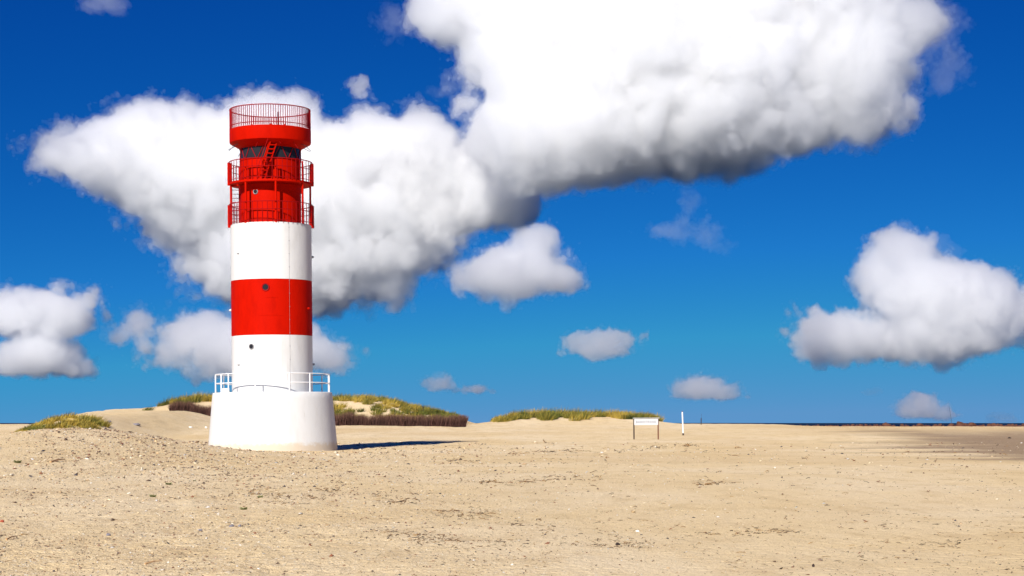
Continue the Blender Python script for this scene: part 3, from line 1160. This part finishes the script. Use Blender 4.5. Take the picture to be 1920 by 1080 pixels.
def cloud(label, D, ell, amp, scale, vox, shells, seed, k=None, fine=.73, lean=0., wisp=True):
    """ell: (px, py, rx, ry, depth, rz) lobes in metres-per-photo-pixel units at distance D"""
    s = D / F
    rng, rng2 = np.random.default_rng(seed), np.random.default_rng(seed + 500)
    E = []
    for e in ell:
        px, py, rx, ry = e[:4]
        dz = e[4] if len(e) > 4 else 0
        rz = e[5] if len(e) > 5 else (rx + ry) * .55
        E.append((((px - 960) * s, D + dz * s, CZ + (793 - py) * s), (rx * s, rz * s, ry * s)))
    amp *= s; scale *= s; vox *= s
    k = (k if k is not None else 20) * s
    pad = amp * 2.2
    lo = np.array([min(c[i] - r_[i] for c, r_ in E) - pad for i in range(3)])
    hi = np.array([max(c[i] + r_[i] for c, r_ in E) + pad for i in range(3)])
    vs = np.array((vox, vox * 1.6, vox))
    E = [((c[0], c[1] + lean * (c[2] - E[0][0][2]), c[2]), r_) for c, r_ in E]
    lo[1] = min(c[1] - r_[1] for c, r_ in E) - pad
    hi[1] = max(c[1] + r_[1] for c, r_ in E) + pad
    sh = [int(v) for v in np.ceil((hi - lo) / vs)]
    ax = [(lo[i] + np.arange(sh[i]) * vs[i]).astype(np.float32) for i in range(3)]
    f = None
    for c, r_ in E:
        q_ = [((ax[i] - c[i]) / r_[i]) ** 2 for i in range(3)]
        d = (np.sqrt(q_[0][:, None, None] + q_[1][None, :, None] + q_[2][None, None, :]) - 1) * np.float32(min(r_))
        if f is None: f = d
        else:
            h = np.maximum(k - np.abs(f - d), 0) / k
            f = np.minimum(f, d) - h * h * (k / 4)
    f2 = None
    if wisp:
        zc = .5 * (lo[2] + hi[2])
        f2 = f + (.75 * amp + 1.6 * amp * np.clip((zc - ax[2]) / (.25 * (hi[2] - lo[2])), 0, 1)).astype(np.float32)[None, None, :]
        w_, aw = scale * .75, amp * 1.5
        for _ in range(5):
            n_ = lattice((sh[0], sh[2], sh[1]), [w_ / vs[0], w_ / vs[2], 2 * w_ / vs[1]], rng2)
            n_ = n_.transpose(0, 2, 1) if n_.shape != tuple(sh) else n_
            f2 -= n_ * np.float32(aw * .6)
            w_ *= .5; aw *= .62
    a = amp
    first = True
    while scale / vox > 1.5:
        n_ = lattice((sh[0], sh[2], sh[1]), [scale / vs[0], scale / vs[2], (2.2 if scale / vox > 24 else 1.1) * scale / vs[1]], rng)   # tensordot order
        n_ = n_.transpose(0, 2, 1) if n_.shape != tuple(sh) else n_
        f -= (n_ * .55 if first else (np.abs(n_) - .55)) * np.float32(a)
        first = False
        scale *= .52; a *= fine
    H_ = hi[2] - lo[2] - 2 * pad
    f = f + (.9 * amp * np.clip((lo[2] + pad + .22 * H_ - ax[2]) / (.25 * H_), 0, 1.5)).astype(np.float32)[None, None, :]
    root = None
    for (nm_, iso, mat) in shells + ([('wisp', 0, WISP)] if wisp else []):
        g_ = openvdb.FloatGrid(1e3)
        g_.copyFromArray(np.ascontiguousarray(np.clip((f2 if nm_ == 'wisp' else f) - iso * s, -50, 50)))
        P_, T3, Q4 = g_.convertToPolygons(0.0, 0.0)
        if len(P_) == 0: continue
        P_ = lo + P_ * vs
        me = np_mesh(nm_, P_, quads=Q4, tris=T3, mat=mat)
        o = link(nm_, me, root)
        if root is None:
            root = o
            tag(o, label, 'cloud', kind='thing')
    return root


FOG1 = cloud_mat('cloud_fog', .085, .77)
CORE = cloud_mat('cloud_core_fog', .05, .78)
VEIL = cloud_mat('cloud_veil_fog', .016, .85)
WISP = cloud_mat('cloud_wisp_fog', .0055, .9, .2)
DC = 1500.
BIG = [('cloud', -6, FOG1), ('core', -16, CORE), ('veil', 4, VEIL)]
SML = [('cloud', -4, FOG1), ('core', -11, CORE), ('veil', 2, VEIL)]
THIN = [('cloud', 0, VEIL), ('core', -5, FOG1)]

cloud('wide white cloud bank behind the lighthouse top', DC, [
    (150, 285, 92, 46), (98, 272, 46, 30), (265, 270, 105, 74), (370, 262, 110, 68), (500, 250, 100, 76), (545, 215, 58, 50), (300, 225, 60, 38), (640, 300, 115, 78),
    (430, 345, 165, 92), (300, 345, 100, 66), (335, 420, 80, 62), (450, 440, 130, 85), (570, 400, 160, 105), (720, 305, 110, 82),
    (795, 265, 55, 70), (860, 325, 95, 80), (940, 345, 80, 80), (760, 400, 120, 75), (710, 485, 105, 52), (560, 510, 150, 70),
    (450, 520, 95, 62), (890, 405, 75, 50), (590, 565, 120, 34)], 20, 95, 2.1, BIG, 1, k=50, lean=.12)
cloud('huge white cloud filling the top of the sky', DC - 60, [
    (870, 15, 85, 60), (950, 120, 105, 95), (1050, 225, 125, 105), (960, 275, 90, 70), (1010, 320, 95, 52), (1130, 305, 130, 56), (1250, 300, 120, 44),
    (1330, 265, 165, 66), (1460, 245, 105, 54), (1510, 262, 50, 32), (1200, 120, 210, 150), (1420, 110, 190, 120), (1590, 80, 130, 100), (1625, 150, 70, 55), (1700, 30, 70, 55),
    (1100, 20, 190, 90), (1400, -30, 260, 90), (1330, 185, 200, 80)], 20, 105, 2.1, BIG, 2, k=80, lean=.5)
cloud('single white cloud right of the lighthouse', DC - 300, [
    (970, 510, 98, 52), (1008, 458, 48, 42), (1045, 522, 50, 38), (895, 522, 52, 32), (955, 550, 60, 30)], 14, 60, 1.7, SML, 3)
cloud('tall white cloud at the right edge of the sky', DC - 350, [
    (1690, 485, 55, 46), (1650, 515, 42, 40), (1735, 560, 100, 80), (1830, 575, 95, 74), (1905, 590, 65, 58), (1600, 640, 92, 44),
    (1528, 648, 36, 32), (1720, 635, 115, 52), (1820, 625, 90, 46)], 19, 75, 1.7, SML, 4)
cloud('white cloud low at the left edge of the sky, upper one', DC, [
    (85, 582, 90, 44), (20, 590, 75, 46), (160, 564, 30, 32), (120, 612, 55, 26)], 15, 65, 1.7, SML, 5)
cloud('white cloud low at the left edge of the sky, lower one', DC, [
    (55, 670, 100, 36), (145, 692, 32, 20), (-10, 682, 65, 36)], 13, 60, 1.7, SML, 6)
cloud('white cloud low behind the lighthouse shaft', DC - 360, [
    (265, 602, 44, 40), (232, 624, 40, 28), (350, 622, 80, 44), (425, 640, 110, 54), (330, 662, 70, 34), (560, 645, 75, 52),
    (615, 665, 50, 34), (400, 692, 90, 26), (490, 655, 90, 50)], 14, 65, 1.7, SML, 7)
cloud('small white cloud above the beach sign', DC - 300, [(1110, 648, 50, 26), (1160, 640, 34, 18)], 11, 45, 1.5, [('cloud', 0, VEIL), ('core', -5, FOG1)], 8)
cloud('small flat cloud low above the white post', DC - 300, [(1315, 728, 50, 22), (1362, 740, 30, 14)], 9, 40, 1.4, [('cloud', 0, VEIL), ('core', -5, FOG1)], 9)
cloud('faint flat cloud low over the brushwood fence', DC, [(826, 720, 28, 15), (878, 731, 42, 10)], 8, 35, 1.5, [('cloud', 0, VEIL), ('core', -4, FOG1)], 10)
cloud('small cloud on the horizon by the leaning pole', DC, [(1722, 757, 32, 24), (1756, 776, 30, 15), (1700, 776, 24, 15)], 10, 40, 1.4, THIN, 11)
cloud('thin torn wisp of cloud in the blue right of centre', 1150., [(1255, 438, 42, 14), (1318, 440, 44, 22), (1348, 465, 26, 16), (1285, 405, 14, 20)], 17, 50, 1.6, [('cloud', 2, WISP), ('core', -9, WISP)], 12)
cloud('torn thin veil hanging at the right end of the huge cloud', 1150., [(1750, 60, 44, 46), (1780, 120, 30, 40), (1690, 190, 36, 30), (740, 45, 26, 20), (840, 170, 26, 14)], 18, 55, 1.6, [('cloud', 0, WISP), ('core', -9, WISP)], 17)
cloud('little wisp of cloud above the wide cloud bank', DC, [(680, 165, 22, 20), (705, 190, 18, 10)], 12, 40, 1.6, THIN, 13)
cloud('faint wisp at the upper left corner of the sky', DC, [(190, 6, 30, 14), (215, 20, 14, 8)], 10, 40, 1.6, [('cloud', 0, WISP), ('core', -5, WISP)], 14)
cloud('tiny faint cloud under the tall cloud at right', DC, [(1627, 735, 18, 9)], 7, 30, 1.4, [('cloud', 0, VEIL)], 15)
cloud('faint cloud top on the horizon at the right edge', DC, [(1885, 786, 24, 9)], 6, 30, 1.4, [('cloud', 0, VEIL)], 16)
